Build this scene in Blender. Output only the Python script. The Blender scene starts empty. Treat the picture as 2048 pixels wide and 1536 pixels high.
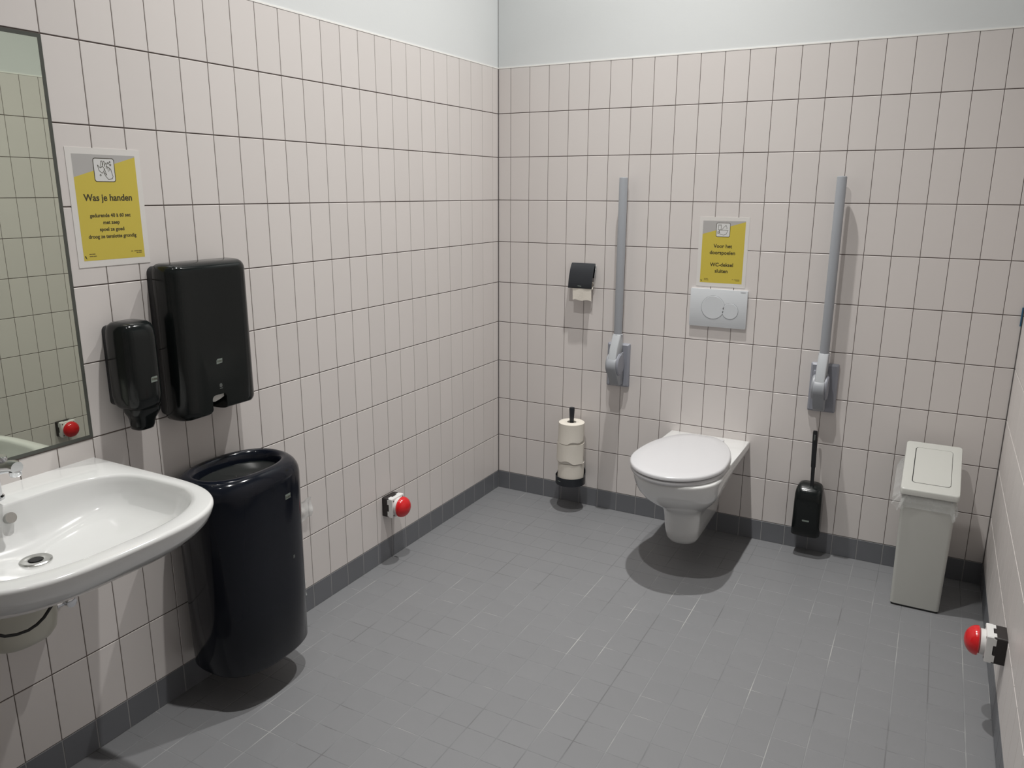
import bpy, bmesh, math, random
from mathutils import Vector, Matrix
random.seed(7)
SC = bpy.context.scene
COL = SC.collection
PI = math.pi
# ------------------------------------------------------------------ camera, world, exposure
W, LEN, H = 2.229, 4.2, 3.95            # room: x 0..W, y -LEN..0, z 0..H
cam_d = bpy.data.cameras.new('camera')
cam = bpy.data.objects.new('camera', cam_d)
COL.objects.link(cam)
cam_d.sensor_width = 36.0
cam_d.lens = 1558.5 / 2048 * 36.0
cam_d.clip_start = 0.02
yaw, pitch, roll = 0.495077, -0.2424, 0.003615
fwd = Vector((-math.sin(yaw) * math.cos(pitch), math.cos(yaw) * math.cos(pitch), math.sin(pitch)))
rgt = Vector((math.cos(yaw), math.sin(yaw), 0))
upv = rgt.cross(fwd)
r2 = rgt * math.cos(roll) + upv * math.sin(roll)
u2 = -rgt * math.sin(roll) + upv * math.cos(roll)
cam.matrix_world = Matrix(((r2.x, u2.x, -fwd.x, 1.92366), (r2.y, u2.y, -fwd.y, -3.41526),
                           (r2.z, u2.z, -fwd.z, 1.53472), (0, 0, 0, 1)))
SC.camera = cam
world = bpy.data.worlds.new('world')
SC.world = world
world.use_nodes = True
world.node_tree.nodes['Background'].inputs[0].default_value = (0.5, 0.5, 0.5, 1)
world.node_tree.nodes['Background'].inputs[1].default_value = 0.02
SC.view_settings.view_transform = 'Standard'
SC.view_settings.look = 'None'
SC.view_settings.gamma = 1.0
SC.view_settings.use_curve_mapping = False
SC.view_settings.exposure = 0.0
LAMPS = [(0.95, -0.61, 1.0), (0.95, -1.85, 0.88), (0.95, -3.09, 0.10)]
LAMP_R = 0.030
LAMP_W = 24.5
LAMP_SPREAD = 98.0
LAMP_COL = (1.0, 0.985, 0.955)

# ------------------------------------------------------------------ materials
def nt(name):
    m = bpy.data.materials.new(name); m.use_nodes = True
    return m, m.node_tree, m.node_tree.nodes['Principled BSDF']

def mat(name, col, rough=0.5, metal=0.0, coat=0.0, vary=0.0, bump=0.0, bscale=200.0, spec=0.5, obj_vary=0.0, sss=0.0):
    m, t, b = nt(name)
    b.inputs['Roughness'].default_value = rough
    b.inputs['Metallic'].default_value = metal
    b.inputs['Coat Weight'].default_value = coat
    b.inputs['Coat Roughness'].default_value = 0.04
    b.inputs['Specular IOR Level'].default_value = spec
    tc = t.nodes.new('ShaderNodeTexCoord')
    src = None
    rgb = t.nodes.new('ShaderNodeRGB'); rgb.outputs[0].default_value = (*col, 1)
    src = rgb.outputs[0]
    if vary > 0:
        n = t.nodes.new('ShaderNodeTexNoise'); n.inputs['Scale'].default_value = 6; n.inputs['Detail'].default_value = 5
        t.links.new(tc.outputs['Object'], n.inputs['Vector'])
        mr = t.nodes.new('ShaderNodeMapRange'); mr.inputs[3].default_value = 1 - vary; mr.inputs[4].default_value = 1 + vary
        t.links.new(n.outputs['Fac'], mr.inputs[0])
        mx = t.nodes.new('ShaderNodeVectorMath'); mx.operation = 'SCALE'
        t.links.new(src, mx.inputs[0]); t.links.new(mr.outputs[0], mx.inputs['Scale']); src = mx.outputs[0]
    if obj_vary > 0:
        oi = t.nodes.new('ShaderNodeObjectInfo')
        mr = t.nodes.new('ShaderNodeMapRange'); mr.inputs[3].default_value = 1 - obj_vary; mr.inputs[4].default_value = 1 + obj_vary
        t.links.new(oi.outputs['Random'], mr.inputs[0])
        mx = t.nodes.new('ShaderNodeVectorMath'); mx.operation = 'SCALE'
        t.links.new(src, mx.inputs[0]); t.links.new(mr.outputs[0], mx.inputs['Scale']); src = mx.outputs[0]
    t.links.new(src, b.inputs['Base Color'])
    if bump > 0:
        n = t.nodes.new('ShaderNodeTexNoise'); n.inputs['Scale'].default_value = bscale; n.inputs['Detail'].default_value = 3
        t.links.new(tc.outputs['Object'], n.inputs['Vector'])
        bp = t.nodes.new('ShaderNodeBump'); bp.inputs['Strength'].default_value = bump; bp.inputs['Distance'].default_value = 0.001
        t.links.new(n.outputs['Fac'], bp.inputs['Height']); t.links.new(bp.outputs[0], b.inputs['Normal'])
    return m

def srgb(r, g, b):
    f = lambda c: ((c / 255 + 0.055) / 1.055) ** 2.4 if c > 10 else c / 255 / 12.92
    return (f(r), f(g), f(b))

M = {}
M['plaster'] = mat('white_wall_paint', (0.69, 0.71, 0.712), 0.7, vary=0.01, bump=0.15, bscale=120)
M['ceiling'] = mat('white_ceiling_paint', (0.82, 0.82, 0.81), 0.8, bump=0.1)
M['tile'] = mat('pale_pink_ceramic_tile', (0.69, 0.652, 0.632), 0.36, bump=0.05, bscale=60, obj_vary=0.018, spec=0.45)
M['grout'] = mat('brown_grey_grout', (0.13, 0.105, 0.095), 0.9, bump=0.4, bscale=400)
M['silicone'] = mat('dark_corner_sealant', (0.10, 0.09, 0.088), 0.5)
M['trim'] = mat('white_edge_strip', (0.86, 0.85, 0.82), 0.45)
M['skirt'] = mat('dark_grey_skirting_tile', (0.150, 0.156, 0.170), 0.42, vary=0.06, bump=0.1, bscale=150, obj_vary=0.03)
M['skirt_grout'] = mat('light_grey_grout', (0.30, 0.30, 0.30), 0.9, bump=0.4, bscale=400, vary=0.2)
M['floor'] = mat('grey_floor_tile', (0.190, 0.193, 0.201), 0.45, vary=0.04, bump=0.12, bscale=220, obj_vary=0.015, spec=0.4)
def floor_grout():
    m, t, b = nt('patchy_floor_grout')
    b.inputs['Roughness'].default_value = 0.85
    tc = t.nodes.new('ShaderNodeTexCoord')
    mp = t.nodes.new('ShaderNodeMapping'); mp.inputs['Scale'].default_value = (9.0, 3.2, 1)
    n = t.nodes.new('ShaderNodeTexNoise'); n.inputs['Scale'].default_value = 1.0; n.inputs['Detail'].default_value = 4
    t.links.new(tc.outputs['Object'], mp.inputs[0]); t.links.new(mp.outputs[0], n.inputs['Vector'])
    cr = t.nodes.new('ShaderNodeValToRGB')
    e = cr.color_ramp.elements
    e[0].position = 0.36; e[0].color = (0.13, 0.13, 0.135, 1)
    e[1].position = 0.80; e[1].color = (0.48, 0.48, 0.46, 1)
    q = e.new(0.46); q.color = (0.190, 0.194, 0.202, 1)
    q = e.new(0.56); q.color = (0.225, 0.23, 0.235, 1)
    t.links.new(n.outputs['Fac'], cr.inputs[0]); t.links.new(cr.outputs[0], b.inputs['Base Color'])
    return m
M['floor_grout'] = floor_grout()
M['ceramic'] = mat('white_glazed_ceramic', (0.71, 0.715, 0.71), 0.12, coat=0.5, spec=0.5)
M['seat'] = mat('white_gloss_plastic', (0.55, 0.55, 0.565), 0.2)
M['white_plastic'] = mat('white_satin_plastic', (0.66, 0.68, 0.69), 0.35)
M['plate_white'] = mat('white_flush_plate_plastic', (0.62, 0.645, 0.67), 0.3)
M['bin_white'] = mat('off_white_bin_plastic', (0.50, 0.505, 0.475), 0.4, bump=0.05)
M['black_gloss'] = mat('black_gloss_plastic', (0.0075, 0.0095, 0.0095), 0.14, spec=0.32)
M['black_blue'] = mat('blue_black_gloss_metal', (0.0060, 0.0075, 0.0125), 0.11, spec=0.30)
M['black_dim'] = mat('black_matte_plastic', (0.012, 0.013, 0.015), 0.45)
M['black_lacquer'] = mat('black_lacquered_steel', (0.016, 0.019, 0.024), 0.35)
M['bar'] = mat('grey_powder_coat', (0.30, 0.315, 0.34), 0.42)
M['bar_light'] = mat('pale_grey_plastic', (0.42, 0.44, 0.46), 0.4)
M['bar_plate'] = mat('grey_plastic_plate', (0.265, 0.275, 0.315), 0.45)
M['chrome'] = mat('polished_chrome', (0.75, 0.76, 0.78), 0.08, metal=1.0)
M['steel'] = mat('brushed_steel', (0.5, 0.5, 0.48), 0.25, metal=1.0)
M['hole'] = mat('dark_void', (0.01, 0.01, 0.01), 0.7)
M['paper'] = mat('toilet_paper', (0.72, 0.68, 0.61), 0.95, bump=0.5, bscale=260, vary=0.02)
M['paper_w'] = mat('paper_towel', (0.72, 0.71, 0.68), 0.9, bump=0.3)
M['laminate'] = mat('laminated_white_paper', (0.72, 0.70, 0.675), 0.3)
M['yellow'] = mat('mustard_yellow_print', (0.60, 0.485, 0.075), 0.4)
M['pgrey'] = mat('grey_print', (0.44, 0.43, 0.42), 0.4)
M['ink'] = mat('dark_olive_ink', (0.045, 0.038, 0.018), 0.5)
M['ink_soft'] = mat('faded_olive_ink', (0.16, 0.12, 0.03), 0.5)
M['icon'] = mat('icon_white', (0.68, 0.68, 0.67), 0.4)
M['red'] = mat('red_button_plastic', (0.62, 0.012, 0.016), 0.16, spec=0.6)
M['box_white'] = mat('white_switch_plastic', (0.70, 0.70, 0.69), 0.35)
M['box_black'] = mat('dark_brown_box_plastic', (0.018, 0.014, 0.014), 0.5)
M['mark'] = mat('pale_grey_mark', (0.20, 0.235, 0.21), 0.5)
M['mark_dim'] = mat('dull_grey_mark', (0.10, 0.11, 0.105), 0.5)
M['mirror'] = mat('greenish_mirror_glass', (0.60, 0.635, 0.55), 0.004, metal=1.0)
M['mirror_edge'] = mat('dark_mirror_edge', (0.075, 0.08, 0.07), 0.35)
M['blue'] = mat('blue_tape', (0.03, 0.12, 0.22), 0.6)
M['trap_white'] = mat('cream_trap_plastic', (0.55, 0.54, 0.47), 0.3)
M['rubber'] = mat('black_cable_rubber', (0.01, 0.01, 0.01), 0.6)
def film(name, alpha=0.28, tint=(0.75, 0.77, 0.76)):
    m, t, b = nt(name)
    b.inputs['Base Color'].default_value = (*tint, 1); b.inputs['Roughness'].default_value = 0.18
    tr = t.nodes.new('ShaderNodeBsdfTransparent'); mx = t.nodes.new('ShaderNodeMixShader')
    tc = t.nodes.new('ShaderNodeTexCoord'); n = t.nodes.new('ShaderNodeTexNoise'); n.inputs['Scale'].default_value = 30
    mr = t.nodes.new('ShaderNodeMapRange'); mr.inputs[3].default_value = alpha * 0.3; mr.inputs[4].default_value = alpha * 1.7
    t.links.new(tc.outputs['Object'], n.inputs['Vector']); t.links.new(n.outputs['Fac'], mr.inputs[0])
    t.links.new(mr.outputs[0], mx.inputs[0]); t.links.new(tr.outputs[0], mx.inputs[1]); t.links.new(b.outputs[0], mx.inputs[2])
    t.links.new(mx.outputs[0], t.nodes['Material Output'].inputs[0])
    return m
M['film'] = film('clear_bag_film', 0.30)
M['film2'] = film('clear_tape_film', 0.42)
def emit(name, col, s):
    m, t, b = nt(name)
    b.inputs['Base Color'].default_value = (0.8, 0.8, 0.8, 1)
    b.inputs['Emission Color'].default_value = (*col, 1); b.inputs['Emission Strength'].default_value = s
    return m

# ------------------------------------------------------------------ helpers
def link(o, parent=None):
    COL.objects.link(o)
    if parent is not None: o.parent = parent
    return o

def mesh_obj(name, me, m=None, parent=None, smooth=None):
    o = bpy.data.objects.new(name, me)
    if m is not None and not me.materials: me.materials.append(m)
    if smooth is not None:
        for p in me.polygons: p.use_smooth = True
        try: me.set_sharp_from_angle(angle=math.radians(smooth))
        except Exception: pass
    return link(o, parent)

def from_bm(name, bm, m, parent=None, smooth=35):
    bmesh.ops.recalc_face_normals(bm, faces=bm.faces)
    me = bpy.data.meshes.new(name); bm.to_mesh(me); bm.free()
    return mesh_obj(name, me, m, parent, smooth)

def loft(bm, loops, cap0=True, cap1=True, closed=True):
    rows = [[bm.verts.new(p) for p in l] for l in loops]
    n = len(rows[0])
    for a, b in zip(rows, rows[1:]):
        for i in range(n if closed else n - 1):
            j = (i + 1) % n
            bm.faces.new((a[i], a[j], b[j], b[i]))
    if cap0: bm.faces.new(rows[0][::-1])
    if cap1: bm.faces.new(rows[-1])
    return rows

def box(bm, x0, x1, y0, y1, z0, z1, bev=0.0, seg=1):
    b2 = bmesh.new() if bev > 0 else bm
    v = [b2.verts.new((x, y, z)) for x in (x0, x1) for y in (y0, y1) for z in (z0, z1)]
    for f in ((0, 1, 3, 2), (4, 6, 7, 5), (0, 4, 5, 1), (2, 3, 7, 6), (0, 2, 6, 4), (1, 5, 7, 3)):
        b2.faces.new([v[i] for i in f])
    if bev > 0:
        bmesh.ops.bevel(b2, geom=list(b2.edges), offset=bev, segments=seg, affect='EDGES', profile=0.5)
        merge(bm, b2)

def merge(bm, b2):
    mp = {}
    for v in b2.verts: mp[v] = bm.verts.new(v.co)
    for f in b2.faces:
        try: bm.faces.new([mp[v] for v in f.verts])
        except ValueError: pass
    b2.free()

def boxo(name, dims, m, parent=None, bev=0.0, seg=2, smooth=35):
    bm = bmesh.new(); box(bm, *dims, bev=bev, seg=seg)
    return from_bm(name, bm, m, parent, smooth)

def circ(c, r, n, ax=2, ph=0.0):
    out = []
    for i in range(n):
        a = 2 * PI * i / n + ph
        p = [0, 0, 0]; p[(ax + 1) % 3] = math.cos(a) * r; p[(ax + 2) % 3] = math.sin(a) * r
        out.append((c[0] + p[0], c[1] + p[1], c[2] + p[2]))
    return out

def lathe(bm, c, prof, ax=2, n=32, cap0=True, cap1=True):
    """prof: list of (radius, height along axis)"""
    loops = []
    for r, h in prof:
        cc = list(c); cc[ax] += h
        loops.append(circ(cc, max(r, 1e-5), n, ax))
    loft(bm, loops, cap0, cap1)

def tube(bm, pts, r, n=12, cap=True):
    pts = [Vector(p) for p in pts]
    loops = []
    prev = None
    for i, p in enumerate(pts):
        d = (pts[min(i + 1, len(pts) - 1)] - pts[max(i - 1, 0)]).normalized()
        if prev is None:
            a = d.orthogonal().normalized()
        else:
            a = (prev - d * prev.dot(d)).normalized()
        prev = a
        b = d.cross(a)
        rr = r[i] if isinstance(r, (list, tuple)) else r
        loops.append([p + (a * math.cos(t) + b * math.sin(t)) * rr for t in [2 * PI * k / n for k in range(n)]])
    loft(bm, loops, cap, cap)

def sel(cx, cy, hx, hy, n, N=48, z=0.0):
    out = []
    for i in range(N):
        t = 2 * PI * i / N
        c, s = math.cos(t), math.sin(t)
        out.append((cx + hx * math.copysign(abs(c) ** (2 / n), c), cy + hy * math.copysign(abs(s) ** (2 / n), s), z))
    return out

def rrect(u0, u1, v0, v1, r, n=5):
    pts = []
    for cx, cy, a0 in ((u1 - r, v1 - r, 0), (u0 + r, v1 - r, PI / 2), (u0 + r, v0 + r, PI), (u1 - r, v0 + r, 1.5 * PI)):
        for k in range(n + 1):
            a = a0 + PI / 2 * k / n
            pts.append((cx + r * math.cos(a), cy + r * math.sin(a)))
    return pts

def prism(bm, poly, z0, z1, bev=0.0, seg=3, bevel_back=False):
    """poly (u,v) extruded along local z, with the front rim rounded"""
    b2 = bmesh.new()
    a = [b2.verts.new((p[0], p[1], z0)) for p in poly]
    b = [b2.verts.new((p[0], p[1], z1)) for p in poly]
    n = len(poly)
    b2.faces.new(a[::-1]); ff = b2.faces.new(b)
    for i in range(n):
        j = (i + 1) % n
        b2.faces.new((a[i], a[j], b[j], b[i]))
    if bev > 0:
        es = list(ff.edges)
        bmesh.ops.bevel(b2, geom=es, offset=bev, segments=seg, affect='EDGES', profile=0.5)
    bmesh.ops.triangulate(b2, faces=[f for f in b2.faces if len(f.verts) > 4])
    merge(bm, b2)

def prismo(name, poly, z0, z1, m, parent=None, bev=0.0, seg=3, smooth=35):
    bm = bmesh.new(); prism(bm, poly, z0, z1, bev, seg)
    return from_bm(name, bm, m, parent, smooth)

def text(s, size, m, parent, u, v, n=0.0, bold=0.0, align='CENTER', name='lettering', ext=0.00012, sx=1.0, rot=0.0):
    c = bpy.data.curves.new('lettering_curve', 'FONT'); c.body = s; c.size = size; c.align_x = align; c.align_y = 'CENTER'
    c.extrude = ext; c.offset = bold; c.resolution_u = 3
    o = bpy.data.objects.new('lettering_curve', c); COL.objects.link(o)
    bpy.context.view_layer.update()
    me = bpy.data.meshes.new_from_object(o.evaluated_get(bpy.context.evaluated_depsgraph_get()))
    bpy.data.objects.remove(o); bpy.data.curves.remove(c)
    me.materials.clear(); me.materials.append(m)
    t = mesh_obj(name, me, m, parent)
    t.location = (u, v, n); t.scale = (sx, 1, 1); t.rotation_euler = (0, 0, rot)
    return t

def thing(name, label, cat, loc=(0, 0, 0), side=None, group=None):
    o = bpy.data.objects.new(name, None); COL.objects.link(o)
    o.empty_display_size = 0.05
    o.location = loc
    if side: o.rotation_euler = {'back': (PI / 2, 0, 0), 'left': (PI / 2, 0, PI / 2), 'right': (PI / 2, 0, -PI / 2)}[side]
    o['label'] = label; o['category'] = cat
    if group: o['group'] = group
    return o

def structure(o):
    o['kind'] = 'structure'; return o

# ------------------------------------------------------------------ room shell
ZB, ROW, TOP = 0.093, 0.2, 2.093
GX = 0.0014                              # grout sits this far behind the tile faces
JV, JH = 0.0021, 0.0034                  # vertical / horizontal joint widths

def wall_shell(name, fn, length, holes=None):
    """fn(u0,u1,v0,v1,d0,d1)->box dims, u along the wall, d depth behind the face"""
    bm = bmesh.new()
    box(bm, *fn(0, length, 0, TOP, GX, 0.12))
    k = len(bm.faces)
    box(bm, *fn(0, length, TOP + 0.0055, H, 0.0015, 0.12))
    k2 = len(bm.faces)
    me = bpy.data.meshes.new(name)
    bmesh.ops.recalc_face_normals(bm, faces=bm.faces)
    bm.faces.ensure_lookup_table()
    for i, f in enumerate(bm.faces): f.material_index = 0 if i < k else 1
    bm.to_mesh(me); bm.free()
    me.materials.append(M['grout']); me.materials.append(M['plaster'])
    return structure(mesh_obj(name, me))

fL = lambda u0, u1, v0, v1, d0, d1: (-d1, -d0, -u1, -u0, v0, v1)
fR = lambda u0, u1, v0, v1, d0, d1: (W + d0, W + d1, -u1, -u0, v0, v1)
fB = lambda u0, u1, v0, v1, d0, d1: (u0, u1, d0, d1, v0, v1)
fF = lambda u0, u1, v0, v1, d0, d1: (u0, u1, -LEN - d1, -LEN - d0, v0, v1)

def tile_mesh(w, h, th=0.006, bev=0.0009, m=None):
    bm = bmesh.new()
    # front face at local z=0, centre origin, u,v in local x,y
    x, y = w / 2, h / 2
    f = [bm.verts.new(p) for p in ((-x + bev, -y + bev, 0), (x - bev, -y + bev, 0), (x - bev, y - bev, 0), (-x + bev, y - bev, 0))]
    e = [bm.verts.new(p) for p in ((-x, -y, -bev), (x, -y, -bev), (x, y, -bev), (-x, y, -bev))]
    g = [bm.verts.new(p) for p in ((-x, -y, -th), (x, -y, -th), (x, y, -th), (-x, y, -th))]
    bm.faces.new(f)
    for a, b in ((f, e), (e, g)):
        for i in range(4):
            j = (i + 1) % 4
            bm.faces.new((b[i], b[j], a[j], a[i]))
    bmesh.ops.recalc_face_normals(bm, faces=bm.faces)
    me = bpy.data.meshes.new('tile'); bm.to_mesh(me); bm.free()
    me.materials.append(m)
    return me

CACHE = {}
def tile_at(name, w, h, m, parent, pos, side):
    key = (round(w, 4), round(h, 4), m.name)
    if key not in CACHE: CACHE[key] = tile_mesh(w, h, m=m)
    o = bpy.data.objects.new(name, CACHE[key]); COL.objects.link(o); o.parent = parent
    o.location = pos
    jit = lambda: random.uniform(-0.0012, 0.0012)
    rot = {'left': (PI / 2, 0, PI / 2), 'back': (PI / 2, 0, 0), 'right': (PI / 2, 0, -PI / 2), 'floor': (0, 0, 0), 'front': (PI / 2, 0, PI)}[side]
    o.rotation_euler = (rot[0] + jit(), rot[1], rot[2] + jit()) if side != 'floor' else (jit() * .5, jit() * .5, rot[2])
    return o

def edges(first, pitch, length):
    e = [0.0]; x = first
    while x < length - 0.012:
        e.append(x); x += pitch
    e.append(length)
    return e

def tile_wall(wall, base, side, first, pitch, length, skip=None, order=None, face=True):
    pos = {'left': lambda u, v: (0, -u, v), 'back': lambda u, v: (u, 0, v), 'right': lambda u, v: (W, -u, v), 'front': lambda u, v: (u, -LEN, v)}[side]
    es = edges(first, pitch, length)
    cells = []
    for i in range(len(es) - 1):
        for r in range(10):
            if skip and skip(i, r): continue
            cells.append((es[i], es[i + 1], r))
    if order: cells.sort(key=order)
    rest = cells[300:]
    for u0, u1, r in cells[:300]:
        zt = TOP - r * ROW
        jt = 0 if r == 0 else JH / 2
        h = ROW - JH / 2 - jt
        a = 0.002 if u0 == 0 else JV / 2
        b = 0.002 if u1 >= length - 1e-6 else JV / 2
        tile_at('tile', u1 - u0 - a - b, h, M['tile'], wall, pos((u0 + a + u1 - b) / 2, zt - jt - h / 2), side)
    if rest:
        bm = bmesh.new()
        for u0, u1, r in rest:
            zt = TOP - r * ROW
            f = {'left': fL, 'back': fB, 'right': fR, 'front': fF}[side]
            d = f(u0 + JV / 2, u1 - JV / 2, zt - ROW + JH / 2, zt - JH / 2, 0.0, 0.006)
            box(bm, *d)
        o = from_bm('tiling', bm, M['tile'], wall, None); o['kind'] = 'stuff'
    for i in range(len(es) - 1):
        u0, u1 = es[i], es[i + 1]
        a = 0.001 if u0 == 0 else 0.0012
        w = u1 - u0 - a - 0.0012
        tile_at('tile', w, ZB - 0.0016, M['skirt'], base, pos((u0 + a + u1 - 0.0012) / 2, (ZB - 0.0016) / 2), side)

wl = wall_shell('wall_left', fL, LEN)
wb = wall_shell('wall_back', fB, W)
wr = wall_shell('wall_right', fR, LEN)
wf = wall_shell('wall_front', fF, W)
bases = {}
for nm, f, ln in (('left', fL, LEN), ('back', fB, W), ('right', fR, LEN), ('front', fF, W)):
    bases[nm] = structure(boxo('baseboard_' + nm, f(0, ln, 0, ZB, 0.0006, 0.0013), M['skirt_grout'], None, 0, smooth=None))
# mirror opening: columns past the 23rd joint, rows 1..5
tile_wall(wl, bases['left'], 'left', 0.0519, 0.09777, LEN, skip=lambda i, r: 23 <= i <= 28 and 1 <= r <= 5, order=lambda c: c[0])
tile_wall(wb, bases['back'], 'back', 0.0671, 0.09985, W, order=lambda c: c[0])
tile_wall(wr, bases['right'], 'right', 0.0580, 0.09777, LEN, order=lambda c: c[0])
bmF = bmesh.new()
x = 0.0
for i in range(23):
    for r in range(10):
        box(bmF, *fF(i * 0.0998 + 0.001, min(W, (i + 1) * 0.0998 - 0.001), TOP - (r + 1) * ROW + 0.0017, TOP - r * ROW - 0.0017, 0, 0.006))
o = from_bm('tiling', bmF, M['tile'], wf, None); o['kind'] = 'stuff'
bmF = bmesh.new()
for i in range(23):
    box(bmF, *fF(i * 0.0998 + 0.001, min(W, (i + 1) * 0.0998 - 0.001), 0, ZB - 0.0015, 0, 0.0055))
o = from_bm('tiling', bmF, M['skirt'], bases['front'], None); o['kind'] = 'stuff'

# thin white strip finishing the top of the tiling
for k, (f, ln) in enumerate(((fL, LEN), (fB, W), (fR, LEN), (fF, W))):
    structure(boxo('trim_%d' % (k + 1), f(0.0, ln, TOP + 0.0003, TOP + 0.0055, -0.0008, 0.01), M['trim'], None, 0, smooth=None))
# corner sealant
structure(boxo('trim_5', (-0.001, 0.0035, -0.0035, 0.001, ZB, TOP), M['silicone'], None, 0.0006, 1))
structure(boxo('trim_6', (W - 0.0035, W + 0.001, -0.0035, 0.001, ZB, TOP), M['silicone'], None, 0.0006, 1))
structure(boxo('ceiling', (-0.12, W + 0.12, -LEN - 0.12, 0.12, H, H + 0.1), M['ceiling'], None, 0, smooth=None))

# floor: grout bed with 10 x 10 cm tiles
fl = structure(boxo('floor', (-0.12, W + 0.12, -LEN - 0.12, 0.12, -0.12, -0.0005), M['floor_grout'], None, 0, smooth=None))
xs = [0.0] + [0.0725 + 0.0993 * k for k in range(22)]
xs = [v for v in xs if v < W - 0.02] + [W]
ys = [0.0] + [-0.0715 - 0.0975 * k for k in range(41)]
ys = [v for v in ys if v > -LEN + 0.02] + [-LEN]
cells = []
cp = Vector((1.924, -3.415, 0))
for i in range(len(xs) - 1):
    for j in range(len(ys) - 1):
        cx, cy = (xs[i] + xs[i + 1]) / 2, (ys[j] + ys[j + 1]) / 2
        v = Vector((cx, cy, -1.535)) - Vector((1.924, -3.415, 0))
        zc = v.dot(fwd)
        vis = zc > 0.1 and abs(v.dot(r2) / zc) < 0.67 and abs(v.dot(u2) / zc) < 0.50
        cells.append((0 if vis else 1, zc if vis else 99, xs[i], xs[i + 1], ys[j + 1], ys[j]))
cells.sort()
g = 0.0010; gy = 0.00045
for c in cells[:300]:
    tile_at('tile', c[3] - c[2] - 2 * g, c[5] - c[4] - 2 * gy, M['floor'], fl, ((c[2] + c[3]) / 2, (c[4] + c[5]) / 2, 0.0), 'floor')
bm = bmesh.new()
for c in cells[300:]:
    box(bm, c[2] + g, c[3] - g, c[4] + gy, c[5] - gy, -0.006, 0.0)
o = from_bm('tiling', bm, M['floor'], fl, None); o['kind'] = 'stuff'

# ceiling downlights
for i, (lx, ly, ls) in enumerate(LAMPS):
    t = thing('ceiling_light', ['recessed round ceiling downlight nearest the toilet wall', 'recessed round ceiling downlight in the middle of the row',
                                'recessed round ceiling downlight farthest from the toilet wall'][i], 'light', (lx, ly, H), None, 'ceiling downlights in a row')
    bm = bmesh.new(); lathe(bm, (0, 0, 0), [(LAMP_R + 0.004, 0.0), (LAMP_R + 0.004, -0.006), (LAMP_R + 0.02, -0.004), (LAMP_R + 0.022, 0.0)], n=32, cap0=False, cap1=False)
    from_bm('ring', bm, M['trim'], t)
    bm = bmesh.new(); vs = [bm.verts.new(p) for p in circ((0, 0, -0.005), LAMP_R, 20)]
    bm.faces.new(vs[::-1])
    me = bpy.data.meshes.new('diffuser'); bm.to_mesh(me); bm.free()
    mesh_obj('diffuser', me, emit('lamp_glow_%d' % i, LAMP_COL, 8.0), t)
    ld = bpy.data.lights.new('lamp', 'AREA'); ld.shape = 'DISK'; ld.size = LAMP_R * 2; ld.energy = LAMP_W * ls; ld.color = LAMP_COL; ld.spread = math.radians(LAMP_SPREAD)
    lo = bpy.data.objects.new('lamp', ld); COL.objects.link(lo); lo.parent = t; lo.location = (0, 0, -0.008)

# ------------------------------------------------------------------ mirror
mu0, mu1 = 2.2026, 2.788                  # distance from the back corner
t = thing('mirror', 'rectangular frameless wall mirror set flush in the tiles above the washbasin', 'mirror', (0, -mu1, 0.895), 'left')
mw, mh = mu1 - mu0, 0.996
prismo('glass', [(0.009, 0.009), (mw - 0.009, 0.009), (mw - 0.009, mh - 0.009), (0.009, mh - 0.009)], -0.001, 0.0018, M['mirror'], t, smooth=None)
bm = bmesh.new()
box(bm, 0, mw, 0, 0.009, -0.001, 0.0022); box(bm, 0, mw, mh - 0.009, mh, -0.001, 0.0022)
box(bm, 0, 0.009, 0.009, mh - 0.009, -0.001, 0.0022); box(bm, mw - 0.009, mw, 0.009, mh - 0.009, -0.001, 0.0022)
from_bm('edge_seal', bm, M['mirror_edge'], t, None)

# ------------------------------------------------------------------ washbasin (local: u along +y, v up, n out of the wall)
SY = -2.507
t = SINK = thing('washbasin', 'white glazed ceramic wall hung washbasin below the mirror', 'washbasin', (0, SY, 0), None)
def sink_loop(s, z, x_out=0.580, hy=0.304, N=72, xb=0.0, n=3.1, side0=0.28):
    """outer outline, back at x=xb; s shrinks"""
    pts = []
    for i in range(N):
        a = -PI / 2 + PI * i / (N - 1)
        c, q = math.cos(a), math.sin(a)
        pts.append((side0 * s + (x_out - side0) * s * abs(c) ** (2 / n), hy * s * math.copysign(abs(q) ** (2 / n), q), z))
    pts += [(side0 * s * (1 - k / 6), hy * s, z) for k in range(1, 6)]
    pts += [(xb, hy * s * (1 - 2 * k / 12), z) for k in range(0, 13)]
    pts += [(side0 * s * k / 6, -hy * s, z) for k in range(1, 6)]
    return pts
n_out = len(sink_loop(1, 0))
def inner_loop(k, z):
    """k=1: the basin edge, k=0: the drain"""
    cx = 0.213 + (0.330 - 0.213) * k
    hx, hy = 0.022 + (0.205 - 0.022) * k, 0.022 + (0.274 - 0.022) * k
    n = 2
    out = []
    outer = sink_loop(1, z)
    for p in outer:
        a = math.atan2(p[1] / 0.304, (p[0] - 0.315) / 0.29)
        c, q = math.cos(a), math.sin(a)
        n = 2 + (2.0 if c < -0.3 else (0.55 if c > 0.3 else 0.55 + 1.45 * (0.3 - c) / 0.6)) * k
        out.append((cx + hx * math.copysign(abs(c) ** (2 / n), c), hy * math.copysign(abs(q) ** (2 / n), q), z))
    return out
def mix(a, b, t): return [tuple(p[i] * (1 - t) + q[i] * t for i in range(3)) for p, q in zip(a, b)]
ZR = 0.84
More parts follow.
